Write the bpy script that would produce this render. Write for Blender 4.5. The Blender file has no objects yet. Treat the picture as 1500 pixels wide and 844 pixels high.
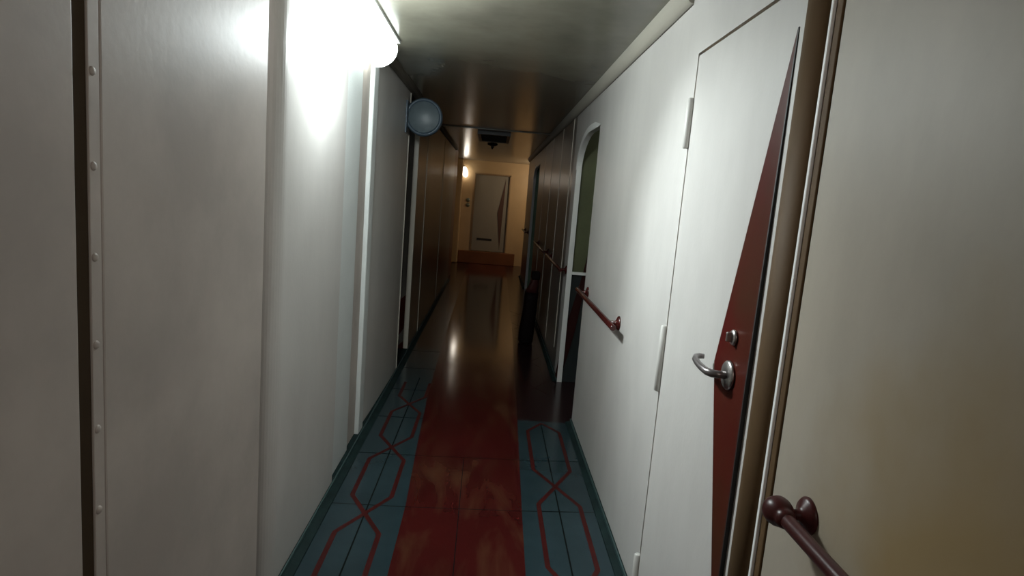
import bpy, bmesh, math, random
from mathutils import Vector, Matrix
random.seed(4)
PI = math.pi
C = bpy.context.scene.collection
H = 2.30            # ceiling height
XL, XR = -0.70, 0.66

# ------------------------------------------------------------------ materials
def mat(name, col, rough=0.5, metal=0.0, var=0.0, scale=3.0, bump=0.0, bscale=60.0, dark=None, stretch=(1, 1, 1), spec=0.5):
    m = bpy.data.materials.new(name); m.use_nodes = True
    nt = m.node_tree; N = nt.nodes; L = nt.links
    b = N['Principled BSDF']
    b.inputs['Roughness'].default_value = rough
    b.inputs['Metallic'].default_value = metal
    b.inputs['Specular IOR Level'].default_value = spec
    b.inputs['Base Color'].default_value = (*col, 1)
    tc = N.new('ShaderNodeTexCoord'); mp = N.new('ShaderNodeMapping')
    mp.inputs['Scale'].default_value = stretch
    L.new(tc.outputs['Object'], mp.inputs['Vector'])
    if var > 0:
        n = N.new('ShaderNodeTexNoise'); n.inputs['Scale'].default_value = scale
        n.inputs['Detail'].default_value = 6; n.inputs['Roughness'].default_value = 0.6
        L.new(mp.outputs[0], n.inputs['Vector'])
        r = N.new('ShaderNodeValToRGB')
        d = dark if dark else tuple(c * (1 - var) for c in col)
        r.color_ramp.elements[0].position = 0.36; r.color_ramp.elements[0].color = (*d, 1)
        r.color_ramp.elements[1].position = 0.64; r.color_ramp.elements[1].color = (*col, 1)
        L.new(n.outputs['Fac'], r.inputs['Fac']); L.new(r.outputs[0], b.inputs['Base Color'])
    if bump > 0:
        n2 = N.new('ShaderNodeTexNoise'); n2.inputs['Scale'].default_value = bscale
        n2.inputs['Detail'].default_value = 3
        L.new(mp.outputs[0], n2.inputs['Vector'])
        bp = N.new('ShaderNodeBump'); bp.inputs['Strength'].default_value = bump
        bp.inputs['Distance'].default_value = 0.01
        L.new(n2.outputs['Fac'], bp.inputs['Height']); L.new(bp.outputs[0], b.inputs['Normal'])
    return m

def emit(name, col, s):
    m = bpy.data.materials.new(name); m.use_nodes = True
    b = m.node_tree.nodes['Principled BSDF']
    b.inputs['Base Color'].default_value = (0.9, 0.9, 0.88, 1)
    b.inputs['Emission Color'].default_value = (*col, 1)
    b.inputs['Emission Strength'].default_value = s
    return m

PAINT = (0.60, 0.58, 0.555)
M = dict(
    paint=mat('wall_paint', PAINT, 0.36, var=0.13, scale=2.2, bump=0.05, bscale=90, stretch=(1, 1, 0.45)),
    tan=mat('wall_tan_paint', (0.50, 0.445, 0.405), 0.55, spec=.35, var=0.20, scale=2.4, bump=0.04, bscale=40),
    cool=mat('cool_white_batten', (0.68, 0.71, 0.70), 0.42, var=0.08, bump=0.15, bscale=150),
    dull=mat('dull_laminate', (0.165, 0.155, 0.142), 0.28, spec=.28, var=0.25, scale=2.0, bump=0.05, bscale=5, stretch=(1, 1.5, 0.3)),
    cornice=mat('cornice_dark', (0.12, 0.105, 0.085), 0.7, spec=.15),
    mould=mat('moulding_paint', (0.36, 0.34, 0.29), 0.6, spec=.2),
    jamb=mat('white_jamb', (0.88, 0.88, 0.86), 0.4),
    bead=mat('pale_bead', (0.62, 0.58, 0.50), 0.3),
    olive=mat('olive_panel', (0.11, 0.12, 0.055), 0.55, var=0.3, scale=3),
    green=mat('dark_green_panel', (0.24, 0.36, 0.24), 0.5, var=0.25, scale=3),
    slate=mat('slate_panel', (0.018, 0.024, 0.024), 0.5, var=0.2),
    recess=mat('dark_recess', (0.17, 0.15, 0.14), 0.5, var=0.2),
    brown=mat('brown_gap', (0.16, 0.10, 0.045), 0.5),
    post=mat('brown_post', (0.12, 0.072, 0.034), 0.65, spec=.15, var=0.25, scale=4, stretch=(1, 1, .3)),
    frame=mat('brown_door_frame', (0.26, 0.17, 0.09), 0.5),
    groove=mat('dark_groove', (0.055, 0.038, 0.024), 0.8, spec=.05),
    step=mat('red_brown_step', (0.20, 0.075, 0.03), 0.5, var=.2, spec=.2),
    rust=mat('red_brown_post', (0.13, 0.05, 0.03), 0.35, var=0.2),
    maroon=mat('maroon_accent', (0.075, 0.005, 0.005), 0.35, var=0.25, scale=2, dark=(0.055, 0.018, 0.009), spec=.12),
    bandred=mat('dull_maroon_band', (0.030, 0.008, 0.007), 0.6, spec=.1),
    brownacc=mat('brown_accent', (0.075, 0.030, 0.018), 0.5),
    edge=mat('shade_and_slot_black', (0.012, 0.010, 0.010), 0.6),  # black for the shade on the door accent's near edge, and the letter slot
    rail=mat('maroon_rail', (0.060, 0.008, 0.007), 0.26, var=0.15),
    rail_dark=mat('dark_maroon_rail', (0.048, 0.010, 0.009), 0.34, spec=.25, var=0.15),
    steel=mat('brushed_steel', (0.50, 0.48, 0.47), 0.3, metal=1.0),
    lever=mat('grey_lever', (0.20, 0.18, 0.18), 0.32, metal=0.7),
    hinge=mat('pale_hinge', (0.56, 0.55, 0.52), 0.42),
    ceil=mat('ceiling_gloss', (0.20, 0.19, 0.15), 0.22, var=0.35, scale=1.3, bump=0.08, bscale=4, spec=0.5),
    teal=mat('teal_tile', (0.025, 0.047, 0.056), 0.2, var=0.22, scale=3.2, bump=0.01, bscale=8, spec=0.3),
    tealdark=mat('teal_base', (0.010, 0.026, 0.026), 0.75, var=0.5, scale=9, spec=0.2),
    tealline=mat('teal_edge', (0.035, 0.07, 0.07), 0.5),
    wine=mat('wine_tile', (0.026, 0.011, 0.012), 0.2, var=0.25, scale=3, spec=.25),
    inlay=mat('red_inlay', (0.062, 0.007, 0.006), 0.4, spec=.2, var=0.3, scale=7),
    inlaydim=mat('dim_inlay', (0.040, 0.011, 0.011), 0.2, spec=.25),
    seam=mat('dark_seam', (0.008, 0.010, 0.010), 1.0, spec=0),
    beige=mat('beige_paint', (0.48, 0.335, 0.175), 0.45, var=0.1, scale=2),
    greydoor=mat('taupe_door', (0.25, 0.225, 0.18), 0.45),
    blue=mat('blue_grey_face', (0.135, 0.175, 0.195), 0.4, var=0.15, scale=14),
    bluerim=mat('blue_grey_rim', (0.07, 0.105, 0.14), 0.38),
    black=mat('black_metal', (0.016, 0.018, 0.018), 0.45),
    vent=mat('vent_grey', (0.040, 0.048, 0.046), 0.5),
    bin=mat('near_black_plastic', (0.006, 0.003, 0.003), 0.6, spec=.1),
    binred=mat('dark_red_plastic', (0.060, 0.016, 0.014), 0.5, spec=.2),
    button=mat('green_grey_button', (0.16, 0.18, 0.14), 0.3, metal=0.4),
    tray=mat('lamp_tray', (0.75, 0.77, 0.75), 0.4),
    tube=emit('cool_lamp', (0.90, 1.0, 0.955), 8.0),
    bulb=emit('warm_lamp', (1.0, 0.92, 0.80), 9.0),
)

# red runner: worn linoleum with pale brown scuffs
def runner_mat():
    m = mat('red_runner', (0.060, 0.0085, 0.0075), 0.11, var=0.3, scale=2.6, bump=0.006, bscale=5, spec=0.25, dark=(0.050, 0.008, 0.007))
    nt = m.node_tree; N = nt.nodes; L = nt.links; b = N['Principled BSDF']
    base = b.inputs['Base Color'].links[0].from_socket
    tc = N.new('ShaderNodeTexCoord')
    mp = N.new('ShaderNodeMapping'); mp.inputs['Scale'].default_value = (3.4, 0.9, 1); mp.inputs['Location'].default_value = (4.1, 2.2, 0)
    n = N.new('ShaderNodeTexNoise'); n.inputs['Scale'].default_value = 1.9; n.inputs['Detail'].default_value = 7; n.inputs['Distortion'].default_value = 0.6
    L.new(tc.outputs['Object'], mp.inputs[0]); L.new(mp.outputs[0], n.inputs['Vector'])
    r = N.new('ShaderNodeValToRGB')
    r.color_ramp.elements[0].position = 0.50; r.color_ramp.elements[0].color = (0, 0, 0, 1)
    r.color_ramp.elements[1].position = 0.88; r.color_ramp.elements[1].color = (1, 1, 1, 1)
    L.new(n.outputs['Fac'], r.inputs[0])
    mx = N.new('ShaderNodeMixRGB'); mx.inputs[2].default_value = (0.115, 0.055, 0.028, 1)
    L.new(r.outputs[0], mx.inputs[0]); L.new(base, mx.inputs[1]); L.new(mx.outputs[0], b.inputs['Base Color'])
    return m
M['runner'] = runner_mat()

# nearest right panel: tan paint with a noisy yellow-brown patch round one point
def tinted_mat():
    m = mat('tinted_panel', (0.40, 0.355, 0.29), 0.5, spec=.35, var=0.16, scale=2.6, bump=0.06, bscale=30, stretch=(1, 1, .5))
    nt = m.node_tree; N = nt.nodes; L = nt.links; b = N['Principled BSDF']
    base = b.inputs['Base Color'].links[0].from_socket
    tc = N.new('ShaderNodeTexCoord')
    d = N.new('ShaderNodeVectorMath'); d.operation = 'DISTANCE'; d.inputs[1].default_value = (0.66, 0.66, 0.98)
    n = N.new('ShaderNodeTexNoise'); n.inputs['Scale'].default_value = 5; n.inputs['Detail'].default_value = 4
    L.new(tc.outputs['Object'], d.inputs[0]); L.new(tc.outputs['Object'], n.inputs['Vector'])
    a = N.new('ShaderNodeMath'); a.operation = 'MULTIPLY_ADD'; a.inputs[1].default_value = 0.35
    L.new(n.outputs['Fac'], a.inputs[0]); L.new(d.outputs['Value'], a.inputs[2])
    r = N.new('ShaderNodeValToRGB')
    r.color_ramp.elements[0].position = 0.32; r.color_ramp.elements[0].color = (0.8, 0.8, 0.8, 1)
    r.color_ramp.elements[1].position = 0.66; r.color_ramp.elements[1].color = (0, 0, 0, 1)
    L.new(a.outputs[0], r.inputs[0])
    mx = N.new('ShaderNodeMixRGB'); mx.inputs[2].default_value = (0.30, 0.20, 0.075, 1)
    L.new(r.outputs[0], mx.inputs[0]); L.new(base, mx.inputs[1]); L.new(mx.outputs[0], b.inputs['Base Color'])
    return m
M['tinted'] = tinted_mat()

# ------------------------------------------------------------------ mesh helpers (all take world coordinates)
def B(): return bmesh.new()
def box(bm, x0, x1, y0, y1, z0, z1, bev=0.0, mi=0):
    t = B()
    vs = [t.verts.new((x, y, z)) for x in (x0, x1) for y in (y0, y1) for z in (z0, z1)]
    for f in ((0,1,3,2),(4,6,7,5),(0,4,5,1),(2,3,7,6),(0,2,6,4),(1,5,7,3)):
        t.faces.new([vs[i] for i in f])
    if bev: bmesh.ops.bevel(t, geom=list(t.edges), offset=bev, segments=2, profile=0.5, affect='EDGES')
    bmesh.ops.recalc_face_normals(t, faces=t.faces)
    merge(bm, t, mi)
def merge(bm, t, mi=0):
    base = {}
    for v in t.verts: base[v] = bm.verts.new(v.co)
    for f in t.faces:
        try:
            g = bm.faces.new([base[v] for v in f.verts]); g.material_index = mi if mi else f.material_index; g.smooth = f.smooth
        except ValueError: pass
    t.free()
def prism(bm, pts, axis, a, b, mi=0, bev=0.0, smooth=False):
    """Closed outline pts extruded along an axis: 'x' pts=(y,z), 'y' pts=(x,z), 'z' pts=(x,y)."""
    def P(p, t): return {'x': (t, p[0], p[1]), 'y': (p[0], t, p[1]), 'z': (p[0], p[1], t)}[axis]
    t = B()
    A = [t.verts.new(P(p, a)) for p in pts]; D = [t.verts.new(P(p, b)) for p in pts]
    t.faces.new(A); t.faces.new(list(reversed(D)))
    n = len(pts)
    for i in range(n):
        f = t.faces.new((A[i], D[i], D[(i+1) % n], A[(i+1) % n])); f.smooth = smooth
    if bev: bmesh.ops.bevel(t, geom=list(t.edges), offset=bev, segments=2, profile=0.5, affect='EDGES')
    bmesh.ops.recalc_face_normals(t, faces=t.faces)
    merge(bm, t, mi)
def lathe(bm, prof, center, axis, n=28, mi=0, smooth=True, scale=(1, 1)):
    """prof = [(r, t)] revolved around axis direction through center."""
    ax = Vector(axis).normalized(); c = Vector(center)
    u = ax.orthogonal().normalized() if abs(ax.z) > .9 else Vector((0, 0, 1)).cross(ax).normalized()
    w = ax.cross(u)
    t = B(); rings = []
    for r, s in prof:
        if r < 1e-6: rings.append([t.verts.new(c + ax * s)])
        else: rings.append([t.verts.new(c + ax*s + u*(r*scale[0]*math.cos(2*PI*k/n)) + w*(r*scale[1]*math.sin(2*PI*k/n))) for k in range(n)])
    for p, q in zip(rings, rings[1:]):
        for k in range(n):
            a, b2 = p[k % len(p)], p[(k+1) % len(p)]; d, e = q[k % len(q)], q[(k+1) % len(q)]
            vs = [a, b2, e, d]; uniq = []
            for v in vs:
                if v not in uniq: uniq.append(v)
            if len(uniq) >= 3:
                f = t.faces.new(uniq); f.smooth = smooth
    if len(rings[0]) > 1: t.faces.new(rings[0])
    if len(rings[-1]) > 1: t.faces.new(rings[-1])
    bmesh.ops.recalc_face_normals(t, faces=t.faces)
    merge(bm, t, mi)
def tube(bm, pts, r, n=16, mi=0, flat=1.0):
    """Round bar along a polyline; r is a number or one radius per point."""
    pts = [Vector(p) for p in pts]; R = r if isinstance(r, (list, tuple)) else [r]*len(pts)
    t = B(); rings = []; up = Vector((0, 0, 1))
    for i, p in enumerate(pts):
        d = (pts[min(i+1, len(pts)-1)] - pts[max(i-1, 0)]).normalized()
        u = d.cross(up)
        if u.length < 1e-3: u = Vector((1, 0, 0))
        u.normalize(); w = u.cross(d)
        rings.append([t.verts.new(p + u*R[i]*math.cos(2*PI*k/n) + w*R[i]*flat*math.sin(2*PI*k/n)) for k in range(n)])
    for p, q in zip(rings, rings[1:]):
        for k in range(n):
            f = t.faces.new((p[k], p[(k+1) % n], q[(k+1) % n], q[k])); f.smooth = True
    t.faces.new(rings[0]); t.faces.new(rings[-1])
    bmesh.ops.recalc_face_normals(t, faces=t.faces)
    merge(bm, t, mi)
def ellipsoid(bm, c, rad, rot=None, n=28, m=16):
    t = B(); bmesh.ops.create_uvsphere(t, u_segments=n, v_segments=m, radius=1)
    Mx = Matrix.Translation(c) @ (rot.to_4x4() if rot else Matrix()) @ Matrix.Diagonal((*rad, 1))
    bmesh.ops.transform(t, matrix=Mx, verts=t.verts)
    for f in t.faces: f.smooth = True
    merge(bm, t)
def obj(name, bm, mats, parent=None):
    me = bpy.data.meshes.new(name)
    o = bpy.data.objects.new(name, me); C.objects.link(o)
    if parent is not None:
        off = Vector((0, 0, 0)); p = parent
        while p is not None: off += p.location; p = p.parent
        bmesh.ops.translate(bm, vec=-off, verts=bm.verts)
        o.parent = parent
    bm.to_mesh(me); bm.free()
    for m in (mats if isinstance(mats, (list, tuple)) else [mats]): me.materials.append(M[m])
    return o
def tag(o, label, cat, group=None, kind=None):
    o['label'] = label; o['category'] = cat
    if group: o['group'] = group
    if kind: o['kind'] = kind
    return o
def empty(name, loc, label, cat, group=None, kind=None):
    o = bpy.data.objects.new(name, None); C.objects.link(o); o.location = loc
    o.empty_display_size = 0.05
    return tag(o, label, cat, group, kind)
def struct(name, bm, mats, label, cat, group=None):
    return tag(obj(name, bm, mats), label, cat, group, 'structure')

# ------------------------------------------------------------------ floor
YB, YF = -1.6, 14.05
def quad(bm, p, z, mi):
    f = bm.faces.new([bm.verts.new((x, y, z)) for x, y in p]); f.material_index = mi
    if f.normal.z < 0 or True:
        f.normal_update()
        if f.normal.z < 0: f.normal_flip()
def ribbon(bm, pts, w, z, mi):
    P = [Vector((*p, 0)) for p in pts]; L, R = [], []
    for i, p in enumerate(P):
        d1 = (P[i] - P[i-1]).normalized() if i else (P[1] - P[0]).normalized()
        d2 = (P[i+1] - P[i]).normalized() if i < len(P)-1 else d1
        n1 = Vector((-d1.y, d1.x, 0)); n2 = Vector((-d2.y, d2.x, 0))
        m = (n1 + n2).normalized(); k = w/2/max(0.3, m.dot(n1))
        L.append(p + m*k); R.append(p - m*k)
    for i in range(len(P)-1):
        quad(bm, [(L[i].x, L[i].y), (L[i+1].x, L[i+1].y), (R[i+1].x, R[i+1].y), (R[i].x, R[i].y)], z, mi)
fm = B()
# slots: 0 runner 1 teal 2 wine 3 seam 4 inlay 5 dim inlay
LE = [(-.300, YB), (-.303, 2.25), (-.309, 2.81), (-.336, 3.40), (-.378, 4.54), (-.408, 6.9), (-.428, 11.5), (-.43, YF+.2)]
RE = [(.24, YB), (.247, 2.30), (.256, 2.83), (.283, 4.06), (.312, 5.6), (.341, 7.2), (.383, 11.5), (.383, YF+.2)]
def xat(E, y):
    for (x0, y0), (x1, y1) in zip(E, E[1:]):
        if y0 <= y <= y1: return x0 + (x1-x0)*(y-y0)/(y1-y0)
    return E[-1][0]
ys = sorted({y for _, y in LE} | {y for _, y in RE} | {4.075, 5.9, 9.0})
for y0, y1 in zip(ys, ys[1:]):
    l0, l1, r0, r1 = xat(LE, y0), xat(LE, y1), xat(RE, y0), xat(RE, y1)
    quad(fm, [(l0, y0), (r0, y0), (r1, y1), (l1, y1)], 0, 0)
    quad(fm, [(-1.8, y0), (l0, y0), (l1, y1), (-1.8, y1)], 0, 1 if y1 <= 5.91 else 2)
    quad(fm, [(r0, y0), (1.8, y0), (1.8, y1), (r1, y1)], 0, 1 if y1 <= 4.08 else 2)
T = 0.595
for k in range(-6, 10):
    y = 2.80 + T*k
    if y > 5.9: continue
    ribbon(fm, [(-.78, y-.012), (xat(LE, y), y-.006)], .007, .0006, 3)
    if y < 3.5: ribbon(fm, [(xat(RE, y), y+.02), (.70, y+.055)], .007, .0006, 3)
    if k in (-1, -3, 1, 0): ribbon(fm, [(xat(LE, y), y-.006), (xat(RE, y), y+.02)], .005, .0004, 3)
ribbon(fm, [(-.485, YB), (-.485, 4.9)], .007, .0005, 3)
ribbon(fm, [(.437, YB), (.443, 4.04)], .007, .0005, 3)
ribbon(fm, [(-.015, YB), (-.055, 3.40)], .004, .0004, 3)
def chain(cx, y0, per, n, half, mi, w=.022, k0=.165, k1=.175, cap=None):
    for s in (1, -1):
        pts = []; sg = s
        for k in range(n):
            yc = y0 + per*k
            pts += [(cx - sg*half, yc - k0), (cx + sg*half, yc + k1)]; sg = -sg
        if cap == 'apex':
            yc = y0 + per*n
            pts += [(pts[-1][0], yc - .16), (cx, yc - .005)]
        elif cap == 'open':
            pts += [(pts[-1][0], y0 + per*n - .25)]
        ribbon(fm, pts, w, .0009 if s > 0 else .0010, mi)
chain(-.485, 2.706 - 3*.77, .77, 6, .096, 4, cap='open')
chain(.448, 3.104 - 3*.94, .94, 4, .105, 4, k0=.205, k1=.20, cap='apex')
chain(.455, 4.86, .80, 5, .10, 5, cap='open')
floor = struct('floor', fm, ['runner', 'teal', 'wine', 'seam', 'inlay', 'inlaydim'],
    'glossy corridor floor with red centre runner and teal tile borders with red interlaced hexagon lines', 'floor')

# ------------------------------------------------------------------ ceiling
bm = B(); box(bm, -1.8, 1.8, YB-.1, 14.3, H, H+.1)
for y in (7.45,): box(bm, -.70, .66, y, y+.10, H-.012, H, .003)
struct('ceiling', bm, 'ceil', 'dark glossy olive-brown corridor ceiling', 'ceiling')

# ------------------------------------------------------------------ left wall
bm = B()
box(bm, -.86, -.785, YB, 5.03, 0, H); box(bm, -.86, -.785, 5.72, 11.0, 0, H)
struct('wall_left', bm, 'recess', 'backing of the left corridor wall behind its panels', 'wall')
def lpanel(y0, y1, xs, m, label, z0=0.0, bev=.004, pts=None):
    bm = B()
    if pts: prism(bm, pts, 'z', z0, H, smooth=False)
    else: box(bm, -.785, xs, y0, y1, z0, H, bev)
    return struct('wall_panel', bm, m, label, 'wall panel', 'left wall panels')
lpanel(YB, 1.072, -.70, 'tan', 'nearest dull tan wall panel, left of the riveted strip')
lpanel(1.142, 1.943, -.70, 'tan', 'wide pale tan wall panel just right of the riveted strip')
ptsB = [(-.785, 2.055), (-.748, 2.058)] + [(-.70 - .046*(1-math.sin(a)), 2.135 - .072*math.cos(a)) for a in [i*PI/16 for i in range(0, 9)]] + [(-.70, 2.95), (-.785, 2.95)]
oB = lpanel(0, 0, 0, 'paint', 'round-edged wall panel directly under the tube lamp', pts=ptsB)
lpanel(2.952, 3.33, -.714, 'cool', 'narrow cool white wall panel set back beside the lamp-lit panel', z0=.03)
lpanel(3.332, 3.573, -.726, 'tan', 'narrow beige wall panel between two pale upright strips', z0=.03)
ptsE = [(-.785, 3.702), (-.722, 3.702), (-.718, 3.78), (-.713, 3.95), (-.707, 4.3), (-.702, 4.7), (-.70, 5.0), (-.70, 5.028), (-.785, 5.028)]
lpanel(0, 0, 0, 'paint', 'gently bowed wall panel below the round blue-grey disc', pts=ptsE)
lpanel(5.70, 6.46, -.70, 'dull', 'dark glossy wall panel just past the narrow left recess')
lpanel(6.475, 8.55, -.70, 'dull', 'wide dark glossy wall panel, middle one of the far left wall')
lpanel(8.565, 10.9, -.70, 'dull', 'dark glossy wall panel ending at the red-brown post')
for y, lab in ((5.012, 'thin pale edge bead on the near side of the left recess'), (5.685, 'thin pale edge bead on the far side of the left recess'),
               (6.46, 'thin pale upright bead on the far left wall, nearer one'), (8.55, 'thin pale upright bead on the far left wall, farther one')):
    bm = B(); box(bm, -.74, -.695, y, y+.017, .035, H-.03, .003); struct('trim_bead', bm, 'bead', lab, 'trim', 'left wall beads')
# textured upright strip
bm = B(); box(bm, -.785, -.702, 3.575, 3.70, .025, H, .006)
struct('trim_strip', bm, 'cool', 'pale rough upright strip on the left wall beneath the lamp end', 'trim')
# riveted strip
bm = B(); box(bm, -.785, -.7030, 1.0735, 1.1065, 0, H)
struct('trim_groove', bm, 'groove', 'dark brown upright groove left of the rivets', 'trim')
st = empty('trim_batten', (-.70, 1.125, 0), 'tan upright metal strip studded with a column of rivets', 'trim', kind='structure')
bm = B(); box(bm, -.785, -.6995, 1.107, 1.138, 0, H, .002); obj('strip', bm, 'tan', st)
for k in range(8):
    z = 1.82 - .1605*k
    bm = B(); lathe(bm, [(.0080, -.002), (.0080, .0008), (.0068, .0026), (.004, .0038), (0, .0043)], (-.6995, 1.1175, z), (1, 0, 0), 20)
    obj('rivet', bm, 'tan', st)
# recess (a shallow dark doorway)
bm = B()
box(bm, -1.25, -.785, 5.72, 5.80, 0, H); box(bm, -1.25, -.86, 4.93, 5.03, 0, H); box(bm, -1.33, -1.25, 4.93, 5.80, 0, H)
struct('wall_recess', bm, 'recess', 'dark inside walls of the narrow left doorway recess', 'wall')
bm = B(); box(bm, -.785, -.703, 5.702, 5.72, 0, H); 
prism(bm, [(-.784, .50), (-.704, .58), (-.704, .29), (-.784, .16)], 'y', 5.699, 5.703, mi=1)
prism(bm, [(-.784, .0), (-.784, .06), (-.704, .14), (-.704, 0)], 'y', 5.699, 5.703, mi=1)
struct('trim_recess_edge', bm, ['recess', 'maroon'], 'grey recess side with a slanted maroon band near the floor', 'trim')
# skirting and top trim
def skirt(name, y0, y1, side, label):
    bm = B()
    if side < 0: P = [(-.785, 0), (-.655, 0), (-.657, .006), (-.694, .016), (-.70, .028), (-.785, .028)]
    else: P = [(.70, 0), (.618, 0), (.620, .006), (.652, .016), (.658, .028), (.70, .028)]
    prism(bm, P, 'y', y0, y1)
    s = side; x = XL if s < 0 else .658
    box(bm, min(x-.004*s, x-.010*s), max(x-.004*s, x-.010*s), y0, y1, .014, .031, mi=1)
    return struct(name, bm, ['tealdark', 'tealline'], label, 'skirting')
skirt('baseboard_left', YB, 10.9, -1, 'dark teal skirting along the left wall')
skirt('baseboard_right', YB, 4.088, 1, 'dark teal skirting along the white right wall by the door')
skirt('baseboard_right', 5.062, 9.24, 1, 'dark teal skirting along the panelled right wall behind the bin')
skirt('baseboard_right', 10.502, 12.18, 1, 'dark teal skirting at the far end of the right wall')
bm = B(); prism(bm, [(-.70, H), (-.655, H), (-.658, H-.016), (-.672, H-.032), (-.70, H-.04)], 'y', 3.72, 10.9)
struct('trim_cornice', bm, 'cornice', 'dark cornice where the left wall meets the ceiling', 'trim')
bm = B(); box(bm, -.86, -.702, 10.902, 11.75, 0, H, .004)
struct('trim_post', bm, 'rust', 'red-brown post at the far end of the left wall', 'trim')

# ------------------------------------------------------------------ right wall
TH = .035
arch1 = [(4.088, 0), (4.088, 2.022), (4.3, 2.030), (4.5, 2.034)] + \
    [(4.5 + .56*math.sin(a), 1.78 + .254*math.cos(a)) for a in [i*PI/24 for i in range(1, 13)]] + [(5.06, 0)]
arch2 = [(9.25, 0), (9.25, 2.04)] + [(10.1 + .4*math.sin(a), 1.86 + .18*math.cos(a)) for a in [i*PI/16 for i in range(0, 9)]] + [(10.5, 0)]
bm = B()
prism(bm, [(2.165, 0)] + arch1 + [(5.30, 0), (5.30, H), (2.165, H)], 'x', XR, XR+TH)
box(bm, XR, XR+TH, 1.395, 2.165, 2.040, H)
struct('wall_right', bm, 'paint', 'brightly lit white right wall with the round-cornered opening', 'wall')
bm = B()
prism(bm, [(5.30, 0)] + arch2 + [(12.18, 0), (12.18, H), (5.30, H)], 'x', XR, XR+TH)
struct('wall_right_far', bm, 'dull', 'dark glossy panelled far stretch of the right wall', 'wall')
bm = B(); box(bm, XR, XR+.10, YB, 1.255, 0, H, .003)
struct('wall_right_near', bm, 'tinted', 'nearest olive-tan right wall panel with a yellow-brown patch', 'wall')
# white lining of the openings
def lining(arch, label):
    bm = B(); e = .004
    pts = arch
    t = B()
    A = [t.verts.new((XR-.002, y, z)) for y, z in pts]; D = [t.verts.new((XR+TH+.004, y, z)) for y, z in pts]
    cy = (pts[0][0]+pts[-1][0])/2
    A2 = []; D2 = []
    for i, (y, z) in enumerate(pts):
        p0 = pts[max(0, i-1)]; p1 = pts[min(len(pts)-1, i+1)]
        d = Vector((p1[0]-p0[0], p1[1]-p0[1])).normalized(); n = Vector((d.y, -d.x))
        A2.append(t.verts.new((XR-.002, y+n.x*.007, max(0, z+n.y*.007)))); D2.append(t.verts.new((XR+TH+.004, y+n.x*.007, max(0, z+n.y*.007))))
    for i in range(1, len(pts)-1):
        t.faces.new((A[i], A[i+1], D[i+1], D[i])); t.faces.new((A2[i], D2[i], D2[i+1], A2[i+1]))
        t.faces.new((A[i], A2[i], A2[i+1], A[i+1])); t.faces.new((D[i], D[i+1], D2[i+1], D2[i]))
    bmesh.ops.recalc_face_normals(t, faces=t.faces)
    merge(bm, t)
    # flat raised ring on the wall face round the head of the opening
    for (p, q) in zip(range(1, len(pts)-1), range(2, len(pts)-1)):
        def out(i):
            d = Vector((pts[min(len(pts)-1, i+1)][0]-pts[i-1][0], pts[min(len(pts)-1, i+1)][1]-pts[i-1][1])).normalized()
            return (pts[i][0]-d.y*.036, pts[i][1]+d.x*.036)
        prism(bm, [pts[p], pts[q], out(q), out(p)], 'x', XR-.005, XR+.001)
    return struct('trim_lining', bm, 'jamb', label, 'trim', 'opening linings')
lining(arch1, 'white lining around the near round-cornered opening')
lining(arch2, 'pale lining around the far green opening')
# alcoves behind the openings
def alcove(name, y0, y1, xb, m, low, label):
    bm = B()
    x0 = XR+TH+.005
    box(bm, x0, xb, y1, y1+.06, .93, H); box(bm, x0, xb, y1, y1+.06, 0, .93, mi=1)
    box(bm, xb, xb+.06, y0-.06, y1+.06, 0, H)
    box(bm, x0, xb, y0-.06, y0, 0, H)
    return struct(name, bm, [m, low], label, 'wall')
alcove('wall_alcove', 3.9, 5.075, 1.5, 'olive', 'slate', 'dark olive alcove walls seen through the near opening')
alcove('wall_alcove', 9.1, 10.53, 1.5, 'green', 'green', 'dark green alcove walls seen through the far opening')
bm = B(); box(bm, XR+TH+.005, 1.5, 5.045, 5.076, .925, .948, .003)
struct('trim_ledge', bm, 'jamb', 'thin white ledge across the olive alcove', 'trim')
bm = B(); prism(bm, [(.818, 1.10), (.792, .93), (.765, .80), (.683, .44), (.64, .05), (.675, .0), (.699, .089), (.744, .296), (.775, .465), (.808, .721), (.86, .98), (.90, 1.2)], 'y', 5.068, 5.074)
struct('trim_slanted_band', bm, 'bandred', 'slanted maroon band on the olive alcove wall below the ledge', 'trim')
# thin upright beads
for y, lab in ((5.49, 'pale upright bead on the right wall next to the white opening lining'), (6.31, 'second pale upright bead past the white opening, crossing a handrail'), (7.29, 'third pale upright bead past the white opening'), (8.3, 'pale upright bead on the right wall just before the green opening')):
    bm = B(); box(bm, XR-.004, XR+.01, y-.011, y+.011, .10 if y > 6 else .2, H-.06, .002)
    struct('trim_bead', bm, 'bead', lab, 'trim', 'right wall beads')
# top moulding
bm = B()
prism(bm, [(XR, H), (XR-.042, H)] + [(XR-.042 + .006*math.sin(a) + .036*(1-math.cos(a)), H-.058*math.sin(a)-.004) for a in [i*PI/20 for i in range(0, 11)]] + [(XR, H-.066)], 'y', 2.29, 12.1, smooth=False)
struct('trim_moulding', bm, 'mould', 'rounded moulding where the right wall meets the ceiling', 'trim')

# door post
pp = empty('trim_door_post', (XR, 1.32, 0), 'brown rounded door post with a thin white line, between door and stained panel', 'trim', kind='structure')
bm = B()
prism(bm, [(XR+.06, 1.392)] + [(XR+.004 - .030*math.sin(a), 1.342 + .050*math.cos(a)) for a in [i*PI/14 for i in range(0, 15)]] + [(XR+.06, 1.292)], 'z', 0, H, smooth=True)
obj('rounded_strip', bm, 'post', pp)
bm = B(); box(bm, XR-.010, XR+.06, 1.281, 1.2915, 0, H, .002); o = obj('white_line', bm, 'jamb', pp); o['label'] = 'thin white line on the brown post'
bm = B(); box(bm, XR-.004, XR+.06, 1.256, 1.2805, 0, H, .002); obj('flat_strip', bm, 'post', pp)

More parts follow.
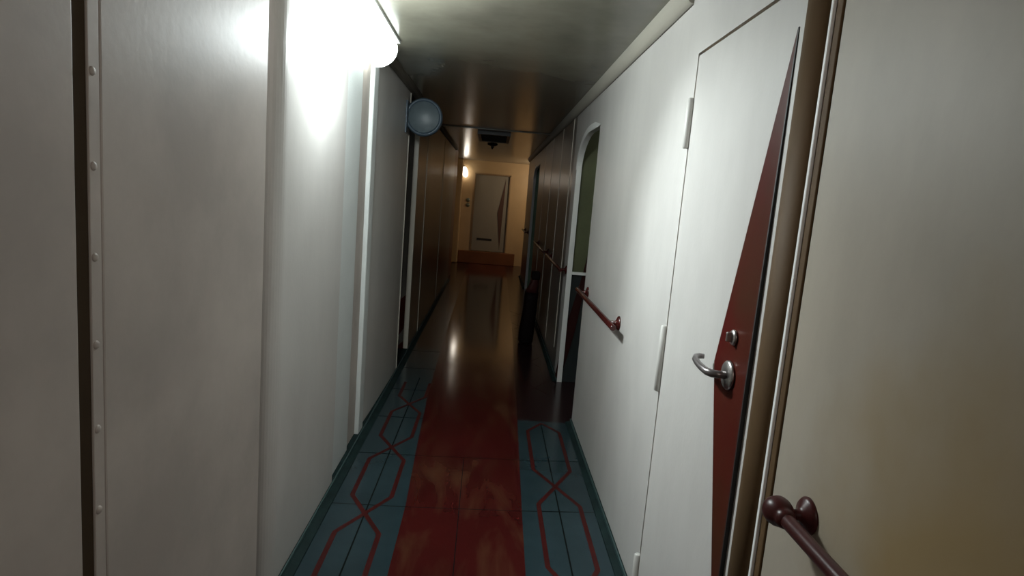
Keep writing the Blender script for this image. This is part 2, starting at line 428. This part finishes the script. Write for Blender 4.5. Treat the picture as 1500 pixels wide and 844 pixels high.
# near door
d1 = empty('door_1', (XR, 1.78, 0), 'white cabin door with a long maroon blade-shaped accent and steel lever', 'door', kind='structure')
bm = B(); box(bm, XR-.001, XR+.04, 1.397, 2.153, .01, 2.030, .002); obj('door_slab', bm, 'paint', d1)
bm = B(); box(bm, XR+.012, XR+.06, 2.150, 2.17, 0, 2.045); box(bm, XR+.012, XR+.06, 1.393, 2.17, 2.026, 2.045); obj('door_gap', bm, 'brown', d1)
bm = B(); prism(bm, [(1.4395, 1.935), (1.660, 1.10), (1.447, .42)], 'x', XR-.008, XR+.002)
for f in bm.faces:
    if abs(f.calc_center_median().y - 1.443) < .006: f.material_index = 1  # near side face coloured black as shade
for v in bm.verts:
    if v.co.z > 1.9 and v.co.x < XR - .004: v.co.x = XR - .0028
acc = obj('accent_panel', bm, ['maroon', 'edge'], d1); acc['label'] = 'long maroon blade-shaped panel with its near edge shaded black'
bm = B(); prism(bm, [(XR-.003, 1.935), (XR-.012, 1.1), (XR-.012, .42), (XR+.001, .42), (XR+.001, 1.935)], 'y', 1.434, 1.4395); obj('accent_edge_shade', bm, 'edge', d1)  # tapered black strip painting the shade along the accent's near edge
for z0, z1 in ((1.722, 1.892), (.85, 1.096), (-.02+.03, .205)):
    bm = B()
    lathe(bm, [(.008, z0), (.0125, z0+.004), (.0135, (z0+z1)/2), (.0125, z1-.004), (.008, z1)], (XR-.008, 2.163, 0), (0, 0, 1), 20)
    hg = obj('hinge', bm, 'hinge', d1)
# lever
hd = obj('handle', (lambda b: (lathe(b, [(.039, 0), (.039, .004), (.035, .008), (.012, .010), (0, .010)], (XR-.008, 1.55, 1.09), (-1, 0, 0), 36), b)[1])(B()), 'steel', d1)
hd['label'] = 'steel lever handle on a round plate'
bm = B()
tube(bm, [(XR-.016, 1.55, 1.09), (XR-.035, 1.55, 1.09), (XR-.050, 1.556, 1.09), (XR-.058, 1.575, 1.09), (XR-.060, 1.61, 1.091), (XR-.060, 1.645, 1.094), (XR-.058, 1.672, 1.098), (XR-.050, 1.690, 1.101), (XR-.038, 1.696, 1.102), (XR-.026, 1.694, 1.102)],
     [.0105, .0105, .0108, .0105, .0098, .0092, .0088, .0086, .0084, .007], 16)
obj('lever', bm, 'lever', hd)
lk = obj('lock', (lambda b: (lathe(b, [(.021, 0), (.021, .003), (.018, .007), (0, .008)], (XR-.008, 1.547, 1.192), (-1, 0, 0), 28), b)[1])(B()), 'steel', d1)
bm = B(); box(bm, XR-.030, XR-.015, 1.5425, 1.5515, 1.180, 1.206, .003); obj('thumb_turn', bm, 'steel', lk)

# handrails
def handrail(y0, y1, f0, f1, z, m, label, ball=False, near=False):
    r = empty('handrail', (XR, (y0+y1)/2, z), label, 'handrail', 'maroon handrails')
    xr = XR - .055
    bm = B(); tube(bm, [(xr, y0, z), (xr, y0+.01, z), (xr, y1-.01, z), (xr, y1, z)], [.012, .0145, .0145, .012], 18)
    obj('bar', bm, m, r)
    for f in (f0, f1):
        bm = B()
        lathe(bm, [(.036, .0), (.036, .004), (.031, .010), (.016, .016), (.0105, .022), (.0105, .052)], (XR+.0005, f, z), (-1, 0, 0), 28)
        obj('bracket', bm, m, r)
    if ball:
        bm = B(); lathe(bm, [(0, .030), (.012, .028), (.022, .021), (.028, .010), (.029, 0), (.027, -.012), (.022, -.022), (.019, -.026), (.020, -.031), (.0165, -.040), (.014, -.042)], (xr, y1+.004, z), (0, 1, 0), 32)
        obj('ball_end', bm, m, r)
    return r
handrail(.05, 1.115, .12, 1.108, .937, 'rail_dark', 'dark maroon handrail with a ball end on the stained near panel', ball=True)
handrail(2.80, 4.05, 2.935, 3.93, .945, 'rail', 'maroon handrail on the bright white wall between door and opening')
handrail(5.05, 6.45, 5.12, 6.36, .955, 'rail', 'maroon handrail on the dark panels just past the white opening')
handrail(6.75, 8.35, 6.85, 8.25, .955, 'rail', 'maroon handrail on the dark panels above the bin')
handrail(10.70, 11.75, 10.80, 11.65, .955, 'rail', 'maroon handrail past the green opening near the corridor end')

# ------------------------------------------------------------------ end lobby
bm = B(); box(bm, -1.8, -.43, 14.05, 14.2, 0, H); box(bm, .375, 1.8, 14.05, 14.2, 0, H); box(bm, -.43, .375, 14.05, 14.2, 2.02, H); box(bm, -.43, .375, 14.05, 14.2, 0, .27)
box(bm, -.43, .375, 14.14, 14.2, .27, 2.02)
struct('wall_end', bm, 'beige', 'warm beige wall at the end of the corridor', 'wall')
bm = B(); box(bm, -1.8, -1.72, 11.0, 14.05, 0, H); box(bm, -1.8, -.86, 11.0, 11.06, 0, H)
struct('wall_lobby_left', bm, 'beige', 'beige left side wall of the end lobby', 'wall')
bm = B(); box(bm, 1.72, 1.8, 12.18, 14.05, 0, H); box(bm, XR+TH, 1.8, 12.1, 12.18, 0, H)
struct('wall_lobby_right', bm, 'beige', 'beige right side wall of the end lobby', 'wall')
bm = B(); box(bm, -1.1, -.70, 13.80, 14.05, 0, H, .02)
struct('trim_pilaster', bm, 'beige', 'beige rounded pilaster left of the wall lamp', 'trim')
bm = B(); box(bm, -.695, .585, 13.93, 14.05, 0, .275, .01)
struct('trim_threshold', bm, 'step', 'raised red-brown threshold step below the end door', 'trim')
d2 = empty('door_2', (-.03, 14.09, .28), 'taupe end door with a maroon angular accent and a letter slot', 'door', kind='structure')
bm = B(); box(bm, -.412, .345, 14.075, 14.12, .285, 1.995, .004); obj('door_slab', bm, 'greydoor', d2)
bm = B(); box(bm, -.432, -.416, 14.03, 14.14, .276, 2.02); box(bm, .352, .377, 14.03, 14.14, .276, 2.02); box(bm, -.432, .377, 14.03, 14.14, 2.0, 2.03); obj('door_frame', bm, 'frame', d2)
bm = B(); prism(bm, [(.268, 1.93), (.128, 1.17), (.228, .34)], 'y', 14.066, 14.076); o = obj('accent_panel', bm, 'brownacc', d2); o['label'] = 'maroon angular blade-shaped panel'
bm = B(); box(bm, -.30, .04, 14.066, 14.076, .53, .575, .002); o = obj('letter_slot', bm, 'edge', d2)
# wall lamp
wl = empty('wall_lamp', (-.655, 14.03, 2.02), 'glowing oval wall lamp left of the end door', 'lamp')
bm = B(); lathe(bm, [(.045, 0), (.045, .05), (.04, .06)], (-.66, 14.05, 2.03), (0, -1, 0), 24); obj('lamp_base', bm, 'black', wl)
bm = B(); ellipsoid(bm, (-.66, 13.95, 2.02), (.062, .05, .118), Matrix.Rotation(math.radians(-14), 3, 'Y')); obj('globe', bm, 'bulb', wl)
bm = B(); lathe(bm, [(.030, 0), (.030, .018), (.022, .034), (0, .036)], (-.70, 13.95, 2.128), (-.3, 0, 1), 20); obj('lamp_cap', bm, 'black', wl)
for z, lab in ((1.41, 'upper round green-grey button on the end wall'), (1.30, 'lower round green-grey button on the end wall')):
    bm = B(); lathe(bm, [(.046, 0), (.046, .008), (.040, .012), (.030, .013), (.028, .03), (.018, .036), (0, .037)], (-.552, 14.05, z), (0, -1, 0), 24)
    tag(obj('wall_button', bm, 'button'), lab, 'button', 'buttons by the end door')

# wall closing the corridor behind the viewer
bm = B(); box(bm, -.9, .9, YB-.1, YB, 0, H)
struct('wall_back', bm, 'tan', 'tan wall closing the corridor behind the viewer', 'wall')

# ------------------------------------------------------------------ fittings
# corner tube lamp
tl = empty('ceiling_lamp', (-.64, 2.85, H), 'glowing white quarter-round tube lamp in the left ceiling corner', 'lamp')
LY0, LY1 = 2.22, 3.52
prof = [(-.698, 2.285), (-.698, 2.152), (-.672, 2.150), (-.645, 2.156), (-.618, 2.170), (-.596, 2.190), (-.580, 2.216), (-.573, 2.244), (-.576, 2.270), (-.584, 2.285)]
bm = B(); prism(bm, prof, 'y', LY0, LY1-.015, smooth=False)
obj('diffuser', bm, 'tube', tl)
bm = B(); box(bm, -.699, -.562, LY0-.01, LY1, 2.285, H-.0005, .002); obj('tray', bm, 'tray', tl)

# round blue-grey disc on a bracket
rd = empty('corridor_sign', (-.70, 4.9, 2.05), 'blank round blue-grey disc with raised rim, sticking out from the left wall near the ceiling', 'sign')
cx, cy, cz, R = -.573, 4.90, 2.068, .143
bm = B(); lathe(bm, [(0, .028), (R*.80, .028), (R*.83, .024)], (cx, cy, cz), (0, -1, 0), 48); lathe(bm, [(0, .028), (R*.80, .028), (R*.83, .024)], (cx, cy, cz), (0, 1, 0), 48)
o = obj('face', bm, 'blue', rd)
bm = B(); lathe(bm, [(R*.82, .022), (R*.86, .036), (R*.92, .038), (R*.98, .030), (R, .015), (R, -.015), (R*.98, -.030), (R*.92, -.038), (R*.86, -.036), (R*.82, -.022)], (cx, cy, cz), (0, -1, 0), 56)
o = obj('rim', bm, 'bluerim', rd); o['label'] = 'darker blue raised rim'
bm = B(); box(bm, -.702, -.690, 4.80, 4.99, 1.935, 2.175, .003); box(bm, -.692, cx-R+.012, 4.885, 4.915, 2.04, 2.10, .003)
obj('bracket', bm, 'bluerim', rd)

# ceiling vent
cv = empty('ceiling_vent', (-.04, 8.2, H), 'dark rectangular vent box on the far ceiling', 'vent')
bm = B()
x0, x1, y0, y1 = -.245, .160, 7.68, 8.70
for a in ((x0, x1, y0, y0+.05), (x0, x1, y1-.05, y1), (x0, x0+.04, y0+.05, y1-.05), (x1-.04, x1, y0+.05, y1-.05)): box(bm, *a, H-.045, H)
obj('frame', bm, 'black', cv)
bm = B()
box(bm, x0+.04, x1-.04, y0+.05, y1-.05, H-.012, H)
for k in range(14):
    y = y0 + .08 + k*.064
    prism(bm, [(y, H-.014), (y+.008, H-.014), (y+.042, H-.040), (y+.034, H-.040)], 'x', x0+.04, x1-.04)
obj('grille', bm, 'vent', cv)
# sprinkler
sp = empty('sprinkler_head', (-.065, 9.5, H), 'small dark ceiling fitting with a pointed nozzle beyond the vent', 'sprinkler')
bm = B(); lathe(bm, [(.078, 0), (.078, .012), (.060, .024), (.03, .030)], (-.065, 9.5, H), (0, 0, -1), 28); obj('collar', bm, 'black', sp)
bm = B(); lathe(bm, [(.026, .026), (.022, .05), (.012, .066), (.006, .078), (0, .08)], (-.065, 9.5, H), (0, 0, -1), 20); obj('nozzle', bm, 'black', sp)

# tall slim bin against the right wall
bn = empty('waste_bin', (.50, 6.42, 0), 'tall near-black bin with a sloped dark-red shoulder standing by the right wall', 'bin')
secs = [(0, .395, .525), (.03, .382, .535), (.12, .380, .540), (.25, .393, .545), (.36, .404, .547), (.48, .408, .550), (.555, .410, .552)]
def loft(bm, secs, yc, dy, n=24, pw=.6):
    t = B(); rings = []
    for z, a, b2 in secs:
        c, h = (a+b2)/2, (b2-a)/2
        ring = []
        for k in range(n):
            th = 2*PI*k/n; cs, sn = math.cos(th), math.sin(th)
            zz = z if not isinstance(z, tuple) else z[0] + (z[1]-z[0])*(cs*.5+.5)
            ring.append(t.verts.new((c + h*math.copysign(abs(cs)**pw, cs), yc + dy*math.copysign(abs(sn)**pw, sn)*(.9 if False else 1), zz)))
        rings.append(ring)
    for p, q in zip(rings, rings[1:]):
        for k in range(n):
            f = t.faces.new((p[k], p[(k+1) % n], q[(k+1) % n], q[k])); f.smooth = True
    t.faces.new(rings[0]); t.faces.new(rings[-1])
    bmesh.ops.recalc_face_normals(t, faces=t.faces); merge(bm, t)
bm = B(); loft(bm, secs, 6.42, .085); obj('body', bm, 'bin', bn)
bm = B(); loft(bm, [(.548, .414, .548), ((.575, .66), .424, .549), ((.62, .74), .445, .55), ((.685, .755), .468, .55), ((.70, .757), .48, .548)], 6.42, .078); o = obj('shoulder', bm, 'binred', bn); o['label'] = 'sloped dark-red shoulder'
bm = B(); box(bm, .466, .552, 6.33, 6.345+.13, .695, .775, .012); obj('cap', bm, 'bin', bn)

# ------------------------------------------------------------------ lights: tube lamp and added unseen fills
def light(name, kind, loc, target, energy, col, **kw):
    l = bpy.data.lights.new(name, kind); l.energy = energy; l.color = col
    for k, v in kw.items(): setattr(l, k, v)
    o = bpy.data.objects.new(name, l); C.objects.link(o); o.location = loc
    o.rotation_euler = (Vector(target) - Vector(loc)).to_track_quat('-Z', 'Y').to_euler()
    return o
# the bright middle of the tube lamp
light('tube_lamp_glow', 'POINT', (-.555, 2.52, 2.05), (.66, 2.25, 1.40), 32, (.90, .99, 1.0), shadow_soft_size=.05)
# unseen spot added beside the tube lamp to brighten the door wall
light('added_wall_spot', 'SPOT', (-.56, 2.45, 2.13), (.66, 2.05, 1.12), 100, (.90, .99, 1.0), spot_size=math.radians(78), spot_blend=1.0, shadow_soft_size=.05)
# unseen fill light added behind the viewer to lift the near walls
light('near_fill_light', 'AREA', (.55, -.75, 2.22), (-.70, .9, 1.2), 17, (1.0, .91, .83), size=.9)
# weak fill added inside the olive alcove, no fixture
light('alcove_fill_light', 'POINT', (1.15, 4.35, 2.15), (0, 5, 1), 1.6, (.95, 1.0, .85), shadow_soft_size=.06)
# hidden fill added round the right corner to brighten the end lobby
light('lobby_fill_light', 'POINT', (1.15, 13.0, 2.0), (0, 14, 1), 22, (1.0, .82, .60), shadow_soft_size=.1)

# ------------------------------------------------------------------ world, camera, view
w = bpy.data.worlds.new('World'); bpy.context.scene.world = w; w.use_nodes = True
w.node_tree.nodes['Background'].inputs[0].default_value = (0.02, 0.02, 0.02, 1)

sc = bpy.context.scene
F = 902.6
def nrm(v): return Vector(v).normalized()
fwd_cam = nrm((-28, -132, F)); up_cam = -nrm((-510, 6280, F)); X_cam = fwd_cam.cross(up_cam)
right = Vector((X_cam[0], fwd_cam[0], up_cam[0])); down = Vector((X_cam[1], fwd_cam[1], up_cam[1])); fwd = Vector((X_cam[2], fwd_cam[2], up_cam[2]))
Rm = Matrix((right, -down, -fwd)).transposed()
cam = bpy.data.cameras.new('camera'); co = bpy.data.objects.new('camera', cam); C.objects.link(co)
cam.sensor_width = 36; cam.lens = 36*F/1500; cam.clip_start = .01
co.matrix_world = Matrix.Translation((0, 0, 1.5)) @ Rm.to_4x4()
sc.camera = co
sc.view_settings.view_transform = 'Standard'; sc.view_settings.look = 'None'
sc.view_settings.gamma = 1; sc.view_settings.use_curve_mapping = False
sc.view_settings.exposure = 0.0
sc.cycles.use_denoising = True
sc.cycles.max_bounces = 10; sc.cycles.diffuse_bounces = 6; sc.cycles.glossy_bounces = 5
sc.cycles.sample_clamp_indirect = 6
